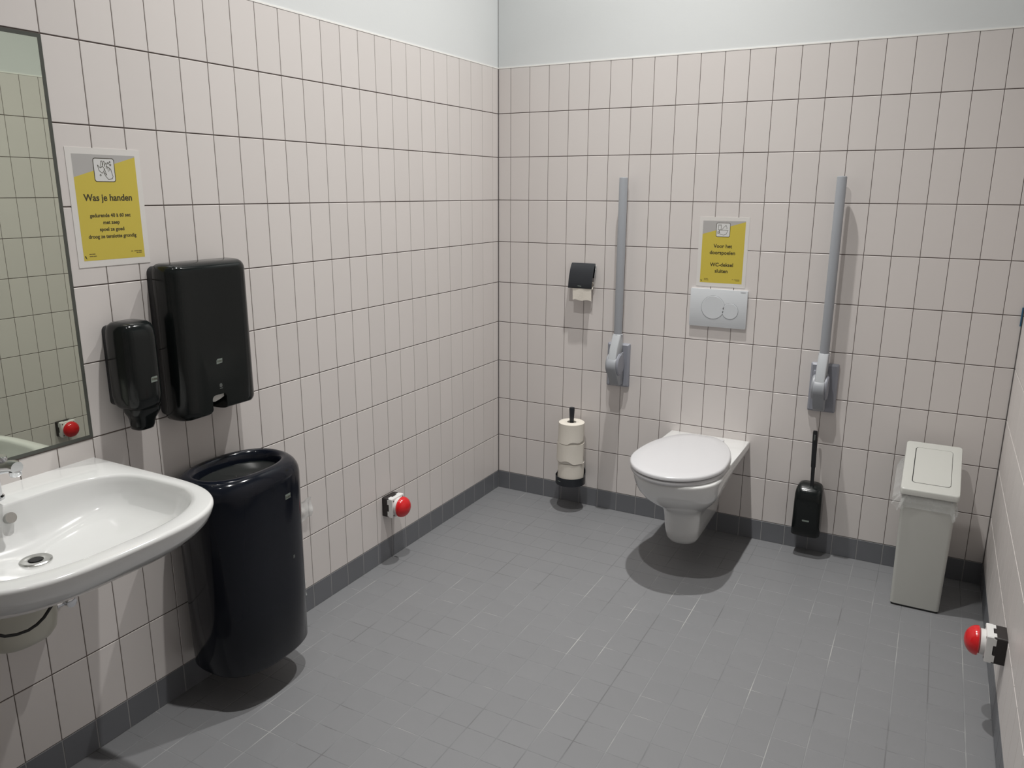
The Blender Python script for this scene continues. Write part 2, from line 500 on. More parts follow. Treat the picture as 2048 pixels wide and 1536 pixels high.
lo = [sink_loop(0.34, ZR - 0.152), sink_loop(0.52, ZR - 0.148), sink_loop(0.66, ZR - 0.136), sink_loop(0.76, ZR - 0.118), sink_loop(0.84, ZR - 0.098),
      sink_loop(0.90, ZR - 0.080), sink_loop(0.945, ZR - 0.060), sink_loop(0.975, ZR - 0.042), sink_loop(0.992, ZR - 0.024), sink_loop(1.0, ZR - 0.010), sink_loop(0.999, ZR - 0.005), sink_loop(0.994, ZR - 0.0015), sink_loop(0.985, ZR)]
io = inner_loop(1.0, ZR)
lo.append(mix(sink_loop(0.985, ZR), inner_loop(1.0, ZR), 0.5))
lo += [inner_loop(1.025, ZR), inner_loop(1.0, ZR - 0.0018), inner_loop(0.985, ZR - 0.007), inner_loop(0.968, ZR - 0.020), inner_loop(0.935, ZR - 0.042), inner_loop(0.87, ZR - 0.066),
       inner_loop(0.75, ZR - 0.083), inner_loop(0.58, ZR - 0.096), inner_loop(0.40, ZR - 0.106), inner_loop(0.2, ZR - 0.114), inner_loop(0.06, ZR - 0.118), inner_loop(0.0, ZR - 0.122)]
bm = bmesh.new(); loft(bm, lo, True, True)
body = from_bm('basin', bm, M['ceramic'], t, 50)
bm = bmesh.new(); lathe(bm, (0.213, 0, 0.7215), [(0.014, -0.006), (0.016, 0.0015), (0.020, 0.003), (0.031, 0.0035), (0.0335, 0.0015), (0.034, -0.002)], n=36, cap1=False)
d = from_bm('drain', bm, M['steel'], t, 40)
bm = bmesh.new(); lathe(bm, (0.213, 0, 0.7205), [(0.0135, 0.0), (0.0135, 0.0042)], n=20)
from_bm('drain_hole', bm, M['hole'], d)
# overflow
bm = bmesh.new(); tube(bm, [(0.128, 0, 0.806), (0.1405, 0, 0.8105)], [0.0125, 0.0125], 20)
from_bm('overflow', bm, M['steel'], t, 30)

# tap
t = thing('tap', 'chrome single lever mixer tap standing on the back of the washbasin', 'tap', (0.070, SY, ZR))
bm = bmesh.new(); lathe(bm, (0, 0, 0), [(0.027, 0.0), (0.027, 0.006), (0.023, 0.01), (0.022, 0.098), (0.020, 0.108)], n=28)
from_bm('body', bm, M['chrome'], t, 40)
bm = bmesh.new(); tube(bm, [(0.0, 0, 0.068), (0.03, 0, 0.080), (0.08, 0, 0.094), (0.112, 0, 0.101), (0.126, 0, 0.100)], [0.018, 0.016, 0.0145, 0.0145, 0.0135], 20)
sp = from_bm('spout', bm, M['chrome'], t, 50)
bm = bmesh.new(); lathe(bm, (0.116, 0, 0.079), [(0.0105, 0), (0.0125, 0.003), (0.0125, 0.012)], n=20)
from_bm('aerator', bm, M['chrome'], sp)
bm = bmesh.new(); prism(bm, rrect(-0.022, 0.080, -0.011, 0.011, 0.010), 0.108, 0.116, 0.003)
from_bm('lever', bm, M['chrome'], t)

# plumbing below
t = thing('siphon_cover', 'cream rounded siphon cover on the wall under the middle of the washbasin', 'siphon cover', (0.0, SY, 0.478))
def sc(kx, ky, z): return [(max(0.0006, p[0]), p[1], z) for p in sel(0.085, 0, 0.088 * kx, 0.082 * ky, 2.5, 44)]
bm = bmesh.new()
loft(bm, [sc(.25, .35, .0), sc(.55, .65, .003), sc(.8, .85, .014), sc(.93, .95, .03), sc(1, 1, .06), sc(1, 1, .2075)])
from_bm('shell', bm, M['trap_white'], t, 60)
t = thing('stop_valve', 'small chrome angle stop valve on the wall under the right of the washbasin', 'valve', (0, -2.357, 0.502), 'left')
bm = bmesh.new(); lathe(bm, (0, 0, 0), [(0.026, 0.0005), (0.024, 0.006), (0.011, 0.009), (0.010, 0.045), (0.013, 0.05), (0.013, 0.066), (0.006, 0.068)], ax=2, n=24)
from_bm('body', bm, M['chrome'], t, 40)
bm = bmesh.new(); lathe(bm, (0, 0, 0.045), [(0.009, -0.03), (0.009, 0.0)], ax=0, n=18)
from_bm('knob', bm, M['chrome'], t, 40)
bm = bmesh.new()
pts = [(0.198, -2.452, 0.72), (0.199, -2.456, 0.66), (0.2, -2.464, 0.62), (0.2, -2.478, 0.595), (0.2, -2.502, 0.572), (0.2, -2.520, 0.563), (0.2, -2.540, 0.559), (0.2, -2.565, 0.562), (0.2, -2.590, 0.571), (0.2, -2.620, 0.595), (0.198, -2.64, 0.64), (0.196, -2.65, 0.72)]
tube(bm, pts, 0.0036, 8)
cb = from_bm('supply_hose', bm, M['rubber'], SINK); cb.location = (0, -SY, 0)

# ------------------------------------------------------------------ posters
def poster(root, w, h, lines, foot, icon):
    prismo('sheet', [(-w / 2, 0), (w / 2, 0), (w / 2, h), (-w / 2, h)], 0.0001, 0.0011, M['laminate'], root, smooth=None)
    b = 0.0155
    x0, x1, y0, y1 = -w / 2 + b, w / 2 - b, b + 0.001, h - b
    ph = y1 - y0
    yl, yr = y1 - 0.215 * ph, y1 - 0.012 * ph
    prismo('yellow_print', [(x0, y0), (x1, y0), (x1, yr), (x0, yl)], 0.0011, 0.00125, M['yellow'], root, smooth=None)
    prismo('grey_print', [(x0, yl), (x1, yr), (x1, y1), (x0, y1)], 0.0011, 0.00125, M['pgrey'], root, smooth=None)
    # pictogram frame
    s = 0.029; cx, cy = -0.003, y1 - 0.038
    prismo('pictogram_panel', rrect(cx - s, cx + s, cy - s, cy + s, 0.006), 0.00125, 0.0014, M['icon'], root, smooth=None)
    bm = bmesh.new()
    def stroke(pts, r=0.00065, close=False):
        pts = [(cx + p[0] * s, cy + p[1] * s, 0.0014) for p in pts]
        if close: pts.append(pts[0])
        for a, c in zip(pts, pts[1:]):
            a, c = Vector(a), Vector(c)
            d = (c - a); L = d.length
            if L < 1e-6: continue
            d /= L; nrm = Vector((-d.y, d.x, 0)) * r
            q = [a - nrm - d * r * .6, c - nrm + d * r * .6, c + nrm + d * r * .6, a + nrm - d * r * .6]
            lo_ = [bm.verts.new(v) for v in q]; hi = [bm.verts.new(v + Vector((0, 0, 0.00012))) for v in q]
            bm.faces.new(hi); bm.faces.new(lo_[::-1])
            for i in range(4): bm.faces.new((lo_[i], lo_[(i + 1) % 4], hi[(i + 1) % 4], hi[i]))
    stroke([((p[0] - cx) / s, (p[1] - cy) / s) for p in rrect(cx - s, cx + s, cy - s, cy + s, 0.006)], 0.0009, True)
    for st in icon: stroke(*st) if isinstance(st, tuple) else stroke(st)
    from_bm('pictogram', bm, M['ink'], root, None)
    for s_, sz, v, sx in lines:
        text(s_, sz, M['ink'], root, 0.0, v, 0.0014, bold=sz * 0.022, sx=sx)
    # footer print, too small to read in the photograph: short broken lines of ink
    for segs, v in foot:
        bm = bmesh.new()
        for a_, b_ in segs: prism(bm, [(a_, v), (b_, v), (b_, v + 0.0021), (a_, v + 0.0021)], 0.00125, 0.0014)
        from_bm('fine_print', bm, M['ink_soft'], root, None)
    # tiny leaf mark bottom left
    bm = bmesh.new()
    prism(bm, [(x0 + 0.003, y0 + 0.012), (x0 + 0.005, y0 + 0.007), (x0 + 0.009, y0 + 0.004), (x0 + 0.0075, y0 + 0.009), (x0 + 0.0055, y0 + 0.0135)], 0.00125, 0.0014)
    from_bm('leaf_mark', bm, M['ink'], root, None)

FOOT = [([(-0.0725, -0.0660), (-0.0650, -0.0560)], 0.0320), ([(-0.0725, -0.0630), (-0.0620, -0.0530)], 0.0265),
        ([(0.0480, 0.0540), (0.0575, 0.0690), (0.0700, 0.0800)], 0.0330), ([(0.0640, 0.0700), (0.0712, 0.0800)], 0.0285)]
def ring(cx, cy, r, n=10): return [(cx + r * math.cos(2 * PI * k / n), cy + r * math.sin(2 * PI * k / n)) for k in range(n + 1)]
hands = [
    [(-0.62, 0.42), (-0.52, -0.05), (-0.25, -0.28), (-0.05, -0.10), (0.0, 0.15), (-0.15, 0.30), (-0.38, 0.18), (-0.62, 0.42)],
    [(-0.30, 0.20), (-0.28, 0.75), (-0.15, 0.78), (-0.12, 0.30)], [(-0.12, 0.35), (-0.02, 0.76), (0.08, 0.70), (0.06, 0.28)],
    [(0.06, 0.35), (0.20, 0.62), (0.30, 0.50), (0.18, 0.10)], [(0.0, 0.15), (0.10, -0.20), (0.18, -0.45), (-0.05, -0.20)],
    [(0.18, 0.28), (0.32, 0.30), (0.38, -0.12)], [(0.34, 0.26), (0.48, 0.22), (0.52, -0.08)], [(0.50, 0.15), (0.64, 0.08), (0.66, -0.10)],
    [(0.66, -0.10), (0.78, -0.55), (0.68, -0.75), (0.30, -0.80), (0.05, -0.50), (-0.08, -0.25)],
    ring(0.42, 0.60, 0.07), ring(0.60, 0.70, 0.05), ring(0.62, 0.46, 0.08), ring(-0.42, -0.45, 0.06)]
wc = [
    [(-0.70, 0.75), (-0.32, 0.75), (-0.32, 0.0), (-0.70, 0.0), (-0.70, 0.75)], [(-0.60, 0.62), (-0.42, 0.62)],
    [(-0.55, 0.0), (-0.55, -0.20)], [(-0.55, -0.02), (0.72, -0.02)], [(-0.60, -0.10), (-0.45, -0.62), (0.10, -0.74), (0.45, -0.62), (0.72, -0.08)],
    [(-0.80, -0.28), (-0.58, -0.28), (-0.58, -0.50), (-0.80, -0.50), (-0.80, -0.28)], [(-0.20, 0.02), (0.05, 0.35), (0.38, 0.68), (0.55, 0.30)], [(0.45, 0.22), (0.60, 0.20)]]
t = thing('poster', 'yellow and grey laminated poster on hand washing beside the mirror', 'poster', (0, -2.076, 1.340), 'left')
poster(t, 0.208, 0.298, [('Was je handen', 0.0240, 0.1745, 0.95), ('gedurende 40 à 60 sec', 0.0130, 0.1300, 0.98), ('met zeep', 0.0130, 0.1120, 0.98),
                         ('spoel ze goed', 0.0130, 0.0945, 0.98), ('droog ze tenslotte grondig', 0.0130, 0.0765, 0.98)],
       FOOT, hands)
t = thing('poster', 'yellow and grey laminated poster above the flush plate between the grab bars', 'poster', (1.107, 0, 1.134), 'back')
poster(t, 0.212, 0.297, [('Voor het', 0.0215, 0.1745, 0.98), ('doorspoelen', 0.0215, 0.1465, 1.0), ('WC-deksel', 0.0215, 0.0950, 1.0), ('sluiten', 0.0215, 0.0680, 1.0)],
       FOOT, wc)

# ------------------------------------------------------------------ towel dispenser
t = thing('paper_towel_dispenser', 'large black glossy paper towel dispenser on the wall above the black bin', 'dispenser', (0, -1.992, 0.887), 'left')
prismo('back_plate', rrect(0.004, 0.281, 0.012, 0.442, 0.02), 0.0, 0.022, M['black_dim'], t)
pts = []
def arc(cx, cy, r, a0, a1, n=5):
    return [(cx + r * math.cos(a0 + (a1 - a0) * k / n), cy + r * math.sin(a0 + (a1 - a0) * k / n)) for k in range(n + 1)]
R_ = 0.024; CW = 0.285
pts += arc(CW - R_, 0.450 - R_, R_, 0, PI / 2) + arc(0.002 + R_, 0.450 - R_, R_, PI / 2, PI) + arc(0.0 + R_, 0.0 + R_, R_, PI, 1.5 * PI)
pts += arc(0.101 - 0.012, 0.0 + 0.012, 0.012, 1.5 * PI, 2 * PI, 3) + arc(0.101 + 0.012, 0.062 - 0.012, 0.012, PI, PI / 2, 3) + arc(0.153 - 0.008, 0.062 - 0.008, 0.008, PI / 2, 0, 3)
pts += [(0.153, 0.010)] + arc(CW - 0.02, 0.010 + 0.02, 0.02, 1.5 * PI, 2 * PI, 4)
def puffed(p, d):
    u, v = p; uc = CW / 2
    e = max(0.0, min(1.0, (abs(u - uc) - 0.085) / 0.05))
    u2 = u - math.copysign(d * e, u - uc)
    top = max(0.0, (v - 0.40) / 0.05); bot = max(0.0, (0.035 - v) / 0.035)
    return (u2, v - 0.45 * d * min(1, top) + 0.30 * d * min(1, bot))
def puff(name, poly, prof, m, parent, sm=50):
    bm = bmesh.new()
    loft(bm, [[(*puffed(p, d), z) for p in poly] for d, z in prof])
    return from_bm(name, bm, m, parent, sm)
clean = []
for p in pts:
    if not clean or math.hypot(p[0] - clean[-1][0], p[1] - clean[-1][1]) > 1e-5: clean.append(p)
puff('cover', clean, [(0.001, 0.0225), (0, 0.024), (0, 0.050), (0.001, 0.062), (0.0035, 0.073), (0.008, 0.083), (0.014, 0.091), (0.021, 0.0965), (0.029, 0.1005), (0.037, 0.103), (0.044, 0.104), (0.050, 0.1042)], M['black_gloss'], t)
bm = bmesh.new(); prism(bm, rrect(0.003, 0.282, 0.006, 0.446, 0.022), 0.0205, 0.0225)
from_bm('cover_seam', bm, M['hole'], t)
bm = bmesh.new(); prism(bm, [(0.102, 0.043), (0.118, 0.040), (0.136, 0.045), (0.152, 0.050), (0.152, 0.066), (0.102, 0.066)], 0.060, 0.095, 0.002, 2)
from_bm('paper_towel', bm, M['paper_w'], t)
prismo('brand_mark', [(0.126, 0.153), (0.147, 0.155), (0.148, 0.168), (0.131, 0.168), (0.1265, 0.164)], 0.104, 0.1046, M['mark'], t, smooth=None)
text('TORK', 0.0072, M['ink'], t, 0.137, 0.1605, 0.1047, bold=0.0001)
prismo('drop_mark', [(0.135 + p[0], 0.088 + p[1]) for p in rrect(-0.005, 0.005, -0.006, 0.006, 0.0045)], 0.104, 0.1046, M['mark_dim'], t, smooth=None)
prismo('drop_line', [(0.130, 0.078), (0.141, 0.078), (0.141, 0.080), (0.130, 0.080)], 0.104, 0.1046, M['mark_dim'], t, smooth=None)

# ------------------------------------------------------------------ soap dispenser
t = thing('soap_dispenser', 'small black glossy soap dispenser between the mirror and the towel dispenser', 'dispenser', (0, -2.101, 0.895), 'left')
prismo('back_plate', rrect(-0.040, 0.044, 0.072, 0.290, 0.014), 0.0, 0.026, M['black_dim'], t)
def soap_loop(s, sn, v, n=3.2, cz=0.060, top=0.0):
    l = []
    for p in sel(0, 0, 0.0525 * s, 0.056 * sn, n, 40): l.append((p[0], v, cz + p[1]))
    return l
bm = bmesh.new()
loft(bm, [soap_loop(.55, .72, .066), soap_loop(.74, .86, .069), soap_loop(.86, .93, .076), soap_loop(.94, .97, .086), soap_loop(1, 1, .104), soap_loop(1, 1, .18), soap_loop(.995, .985, .262), soap_loop(.97, .93, .282),
          soap_loop(.90, .82, .294), soap_loop(.76, .66, .301), soap_loop(.5, .4, .304)])
from_bm('cover', bm, M['black_gloss'], t, 60)
bm = bmesh.new()
def nz(w, d, v, cz): return [(p[0] + 0.006, v, cz + 0.006 + p[1]) for p in sel(0, 0, w, d, 3, 32)]
loft(bm, [nz(.020, .018, .004, .052), nz(.026, .024, .007, .053), nz(.028, .028, .018, .055), nz(.030, .030, .034, .057), nz(.036, .033, .045, .060), nz(.043, .038, .058, .060), nz(.044, .04, .072, .060)])
from_bm('push_pump', bm, M['black_gloss'], t, 60)
prismo('brand_mark', [(0.006, 0.140), (0.025, 0.141), (0.026, 0.155), (0.010, 0.155), (0.0065, 0.152)], 0.110, 0.1162, M['mark'], t, smooth=None)
text('TORK', 0.0068, M['ink'], t, 0.0162, 0.148, 0.1165, bold=0.0001)

# ------------------------------------------------------------------ black bin
BY = -1.853
t = thing('waste_bin', 'tall glossy blue-black oval waste bin hung on the wall beside the washbasin', 'bin', (0, BY, 0.116))
def bl(i, z, dw=0.0):
    k = 1 - 0.0 * z
    hw = 0.172 + 0.014 * min(1, z / 0.62)
    l = []
    for p in sel(0, 0, 0.138, hw, 2.7 - 0.5 * min(1, i / .03), 64):
        f = (hw - i) / hw; fx = (0.138 - i) / 0.138
        l.append((0.142 + p[0] * fx, p[1] * f, z))
    return l
bm = bmesh.new()
loft(bm, [bl(.030, 0.002), bl(.012, 0), bl(.004, .003), bl(0, .010), bl(0, .2), bl(0, .4), bl(0, .565), bl(.0015, .580), bl(.005, .593), bl(.011, .6045), bl(.019, .613), bl(.028, .6175), bl(.037, .6175), bl(.044, .612), bl(.048, .602), bl(.051, .585), bl(.055, .54)], True, True)
from_bm('shell', bm, M['black_blue'], t, 60)
bm = bmesh.new()
loft(bm, [bl(.0505, .584), bl(.075, .572), bl(.11, .562)], False, True)
from_bm('lid_insert', bm, M['black_gloss'], t, 60)
bm = bmesh.new(); box(bm, 0.0, 0.03, -0.06, 0.06, 0.05, 0.5)
from_bm('wall_bracket', bm, M['black_dim'], t)
def bin_pt(yy, z, out=0.0006):
    hw = 0.172 + 0.014 * min(1, z / 0.62)
    xx = 0.142 + 0.138 * (1 - abs(yy / hw) ** 2.7) ** (1 / 2.7)
    return xx + out
def bin_mark(y0, y1, z0, z1, m, name, parent, out=0.0006):
    bm = bmesh.new(); n = 6
    a = [bm.verts.new((bin_pt(y0 + (y1 - y0) * k / n, z0, out), y0 + (y1 - y0) * k / n, z0)) for k in range(n + 1)]
    b = [bm.verts.new((bin_pt(y0 + (y1 - y0) * k / n, z1, out), y0 + (y1 - y0) * k / n, z1)) for k in range(n + 1)]
    for k in range(n): bm.faces.new((a[k], a[k + 1], b[k + 1], b[k]))
    return from_bm(name, bm, m, parent, None)
bin_mark(0.048, 0.072, 0.512, 0.528, M['mark'], 'brand_mark', t)
tt = text('TORK', 0.0085, M['ink'], t, 0, 0, 0, bold=0.0001)
tt.rotation_euler = (PI / 2, 0, PI / 2 + 0.10); tt.location = (bin_pt(0.060, 0.52, 0.0016), 0.060, 0.5185)
bin_mark(0.0655, 0.0745, 0.312, 0.322, M['mark_dim'], 'drop_mark', t)

# ------------------------------------------------------------------ emergency push buttons
def button(side, loc, label):
    t = thing('emergency_button', label, 'push button', loc, side, 'red emergency push buttons near the floor')
    h = 0.042
    bm = bmesh.new()
    prism(bm, rrect(-h, h, -h, h, 0.006), 0.0, 0.032, 0.001, 1)
    from_bm('back_box', bm, M['box_black'], t)
    # cover with notched sides
    pl = []
    for (a, b) in (((h, -h), (h, h)), ((h, h), (-h, h)), ((-h, h), (-h, -h)), ((-h, -h), (h, -h))):
        A, B = Vector((*a, 0)), Vector((*b, 0)); d = (B - A); n = Vector((-d.y, d.x, 0)).normalized()
        pl.append((A + d * 0.03).to_tuple()[:2])
        pl.append((A + d * 0.97).to_tuple()[:2])
    prismo('cover', pl, 0.034, 0.052, M['box_white'], t, bev=0.003, seg=2)
    for sx, sy in ((1, 0), (-1, 0), (0, 1), (0, -1)):
        for s in (-1, 1):
            bm = bmesh.new()
            cx, cy = sx * (h - 0.006) + (s * 0.026 if sx == 0 else 0), sy * (h - 0.006) + (s * 0.026 if sy == 0 else 0)
            box(bm, cx - 0.0063 - (0.005 if sy else 0), cx + 0.0063 + (0.005 if sy else 0), cy - 0.0063 - (0.005 if sx else 0), cy + 0.0063 + (0.005 if sx else 0), 0.026, 0.036, 0.001)
            from_bm('cover_lug', bm, M['box_white'], t)
    for sx in (-1, 1):
        for sy in (-1, 1):
            bm = bmesh.new(); lathe(bm, (sx * 0.032, sy * 0.032, 0.0515), [(0.0035, 0), (0.0035, 0.0012)], n=10)
            from_bm('screw', bm, M['box_black'], t)
    bm = bmesh.new(); lathe(bm, (0, 0, 0.05), [(0.037, 0), (0.037, 0.014), (0.032, 0.017)], n=32)
    from_bm('collar', bm, M['box_white'], t, 40)
    bm = bmesh.new()
    R, D = 0.0435, 0.034
    prof = [(0.028, 0.0), (R - 0.003, 0.001), (R, 0.004)] + [(R * math.cos(a), 0.005 + D * math.sin(a)) for a in [PI / 2 * k / 9 for k in range(1, 9)]] + [(0.0015, 0.005 + D)]
    lathe(bm, (0, 0, 0.066), prof, n=40)
    from_bm('push_cap', bm, M['red'], t, 50)
button('left', (0, -0.951, 0.249), 'red mushroom emergency button low on the left wall in the lit stretch of tiles')
button('right', (W, -0.962, 0.257), 'red mushroom emergency button low on the right wall near the white bin')

# clear plastic scraps on the left wall behind the black bin
def crumple(name, u0, u1, v0, v1, amp, m, loc, side, label, cat, nu=12, nv=12, base=0.004, seed=1):
    rd = random.Random(seed); bm = bmesh.new()
    ph = [(rd.uniform(15, 70), rd.uniform(15, 70), rd.uniform(0, 6.3)) for _ in range(6)]
    g_ = []
    for i in range(nu + 1):
        row = []
        for j in range(nv + 1):
            u = u0 + (u1 - u0) * i / nu; v = v0 + (v1 - v0) * j / nv
            z = sum(abs(math.sin(a * u + b * v + c)) for a, b, c in ph) / 6
            e = 1 + 0.12 * math.sin(7 * v / (v1 - v0) + seed) * (i == 0 or i == nu)
            row.append(bm.verts.new((u + 0.004 * math.sin(90 * v + ph[0][2]) * (i in (0, nu)), v + 0.004 * math.sin(80 * u) * (j in (0, nv)), base + amp * z)))
        g_.append(row)
    for i in range(nu):
        for j in range(nv): bm.faces.new((g_[i][j], g_[i + 1][j], g_[i + 1][j + 1], g_[i][j + 1]))
    o = from_bm(name, bm, m, None, 60)
    o.location = loc; o.rotation_euler = {'back': (PI / 2, 0, 0), 'left': (PI / 2, 0, PI / 2), 'right': (PI / 2, 0, -PI / 2)}[side]
    o['label'] = label; o['category'] = cat
    return o
crumple('plastic_scrap', -0.05, 0.034, -0.045, 0.030, 0.020, M['film2'], (0, -1.455, 0.42), 'left', 'crumpled piece of clear plastic stuck to the wall tiles beside the black bin', 'plastic', seed=3)
crumple('tape_piece', -0.03, 0.010, -0.03, 0.030, 0.002, M['film2'], (0, -1.472, 0.098), 'left', 'short piece of clear tape at the skirting beside the black bin', 'tape', base=0.001, seed=5)
o = boxo('tape_strip', (W - 0.008, W - 0.0036, -0.006, -0.0036, 1.055, 1.125), M['blue'], None, 0.0005, 1)
o['label'] = 'tiny strip of blue tape in the right corner joint'; o['category'] = 'tape'

# ------------------------------------------------------------------ toilet roll holder
t = thing('toilet_roll_holder', 'black toilet roll holder with flap on the wall left of the left grab bar', 'toilet roll holder', (0.463, 0, 1.09), 'back')
prismo('back_plate', rrect(-0.058, 0.058, 0.05, 0.118, 0.003), 0.0, 0.004, M['black_lacquer'], t)
bm = bmesh.new(); loops = []
prof = [(0.118, 0.005), (0.108, 0.014), (0.088, 0.025), (0.058, 0.036), (0.030, 0.042), (0.008, 0.0455), (0.004, 0.0445)]
fr = [[(-0.060, v, n), (0.060, v, n), (0.060, v - 0.0012, n - 0.0018), (-0.060, v - 0.0012, n - 0.0018)] for v, n in prof]
loft(bm, fr)
from_bm('flap', bm, M['black_lacquer'], t, 60)
prismo('maker_mark', [(-0.0105, 0.0135), (0.0075, 0.0125), (0.0075, 0.0150), (-0.0105, 0.0160)], 0.0440, 0.0462, M['mark'], t, smooth=None)
bm = bmesh.new(); tube(bm, [(0.056, 0.110, 0.004), (0.0635, 0.108, 0.006), (0.0635, 0.060, 0.020), (0.0635, 0.022, 0.024), (0.060, 0.014, 0.024), (0.057, 0.014, 0.024)], 0.0022, 8)
from_bm('wire_arm', bm, M['chrome'], t, 50)
t = thing('toilet_roll', 'nearly used toilet roll with a hanging sheet inside the black roll holder', 'toilet roll', (0.463, -0.0225, 1.106))
bm = bmesh.new()
lathe(bm, (-0.045, 0, 0), [(0.0165, 0.0), (0.0185, 0.0), (0.019, 0.045), (0.0185, 0.098), (0.0165, 0.098)], ax=0, n=32, cap0=False, cap1=False)
lathe(bm, (-0.045, 0, 0), [(0.0165, 0.098), (0.0165, 0.0)], ax=0, n=32, cap0=False, cap1=False)
from_bm('roll', bm, M['paper'], t, 40)
bm = bmesh.new(); rows = []
for k in range(8):
    s = k / 7
    z = 0.0 - 0.068 * s; y = -0.0205 - 0.0 * s
    r0 = [bm.verts.new((-0.038 + 0.003 * s + 0.0955 * i / 8 , y + 0.0010 * math.sin(i * 1.1 + s * 3), z + (0.003 * math.sin(i * 1.3) if k == 7 else 0))) for i in range(9)]
    rows.append(r0)
for a, b in zip(rows, rows[1:]):
    for i in range(8): bm.faces.new((a[i], a[i + 1], b[i + 1], b[i]))
from_bm('hanging_sheet', bm, M['paper'], t, 60)

# ------------------------------------------------------------------ spare roll holder and its rolls
RX, RY = 0.457, -0.088
t = thing('spare_roll_holder', 'black wall mounted spare toilet roll stand near the left corner', 'toilet roll holder', (RX, RY, 0.14))
bm = bmesh.new(); lathe(bm, (0, 0, 0), [(0.066, 0.004), (0.070, 0.0)], n=40, cap0=True, cap1=False)
N = 48; outer = []; 
def rimh(a): return 0.040 + 0.034 * max(0.0, math.sin(a)) ** 0.6 if math.sin(a) > 0 else 0.040
lo0, lo1, li1, li0 = [], [], [], []
for i in range(N):
    a = 2 * PI * i / N; c, s = math.cos(a), math.sin(a); h = rimh(a)
    lo0.append((0.073 * c, 0.073 * s, 0)); lo1.append((0.074 * c, 0.074 * s, h)); li1.append((0.0715 * c, 0.0715 * s, h)); li0.append((0.0705 * c, 0.0705 * s, 0.004))
loft(bm, [lo0, lo1, li1, li0], False, False)
from_bm('tray', bm, M['black_lacquer'], t, 40)
bm = bmesh.new(); lathe(bm, (0, 0, -0.012), [(0.006, 0.0), (0.008, 0.002), (0.008, 0.014)], n=16)
from_bm('base_knob', bm, M['black_lacquer'], t, 40)
bm = bmesh.new(); lathe(bm, (0, 0, 0.0), [(0.009, 0.004), (0.009, 0.30), (0.0105, 0.318), (0.0135, 0.375), (0.0125, 0.383), (0.006, 0.385)], n=20)
from_bm('post', bm, M['black_lacquer'], t, 40)
bm = bmesh.new(); box(bm, -0.016, 0.016, 0.070, -RY, 0.02, 0.10)
from_bm('wall_bracket', bm, M['black_lacquer'], t)
mk = prismo('maker_mark', [(-0.009, -0.0011), (0.009, -0.0011), (0.009, 0.0011), (-0.009, 0.0011)], 0.0, 0.0008, M['mark'], t, smooth=None)
mk.matrix_local = Matrix.Translation((-0.030, -0.0677, 0.022)) @ Matrix.Rotation(-0.42, 4, 'Z') @ Matrix.Rotation(PI / 2, 4, 'X')
labels = ['topmost toilet roll on the spare roll stand, its smooth top face showing', 'middle toilet roll of the stack on the spare roll stand',
          'lowest toilet roll on the spare roll stand, sitting in the black tray']
zt = 0.4525
for k in range(3):
    R = (0.0625, 0.0655, 0.063)[k]; hgt = (0.101, 0.100, 0.100)[k]
    dx = (0.0, -0.002, 0.0025)[k]
    t = thing('toilet_roll', labels[k], 'toilet roll', (RX + dx, RY, zt - hgt), None, 'toilet rolls stacked on the spare roll stand')
    bm = bmesh.new()
    rows = []
    prof = [(0.0225, 0.0), (R - 0.002, 0.0), (R, 0.002), (R * 1.0, hgt * .35), (R * .994, hgt * .7), (R, hgt - 0.003), (R - 0.003, hgt - 0.0006), (0.024, hgt - 0.0006), (0.0225, hgt - 0.002), (0.0225, 0.0)]
    lathe(bm, (0, 0, 0), prof, n=56, cap0=False, cap1=False)
    from_bm('roll', bm, M['paper'], t, 45)
    # loose outer sheet with a ragged lower edge
    bm = bmesh.new(); a0, a1 = ((-PI * 0.98, -PI * 0.02), (-PI * 1.02, -PI * 0.05), (-PI * 1.0, 0.1))[k]
    rr = []
    ns = 40
    for q in range(5):
        row = []
        for i in range(ns + 1):
            s = i / ns; a = a0 + (a1 - a0) * s
            zz = hgt * (0.97 - q / 4 * (0.93 + 0.10 * math.sin(5.5 * s + k * 2.1) + 0.05 * math.sin(17 * s + k)))
            rad = R + 0.0008 + (0.0035 * (q / 4) ** 2) * (0.4 + 0.6 * abs(math.sin(3.2 * s + k * 1.7))) + (0.004 * max(0, 1 - s * 9) if k == 1 else 0) + (0.004 * max(0, (s - .9) * 9) if k == 1 else 0)
            row.append(bm.verts.new((rad * math.cos(a), rad * math.sin(a), max(0.001, zz))))
        rr.append(row)
    for a_, b_ in zip(rr, rr[1:]):
        for i in range(ns): bm.faces.new((a_[i], b_[i], b_[i + 1], a_[i + 1]))
    from_bm('loose_sheet', bm, M['paper'], t, 60)
    zt -= hgt - 0.0006

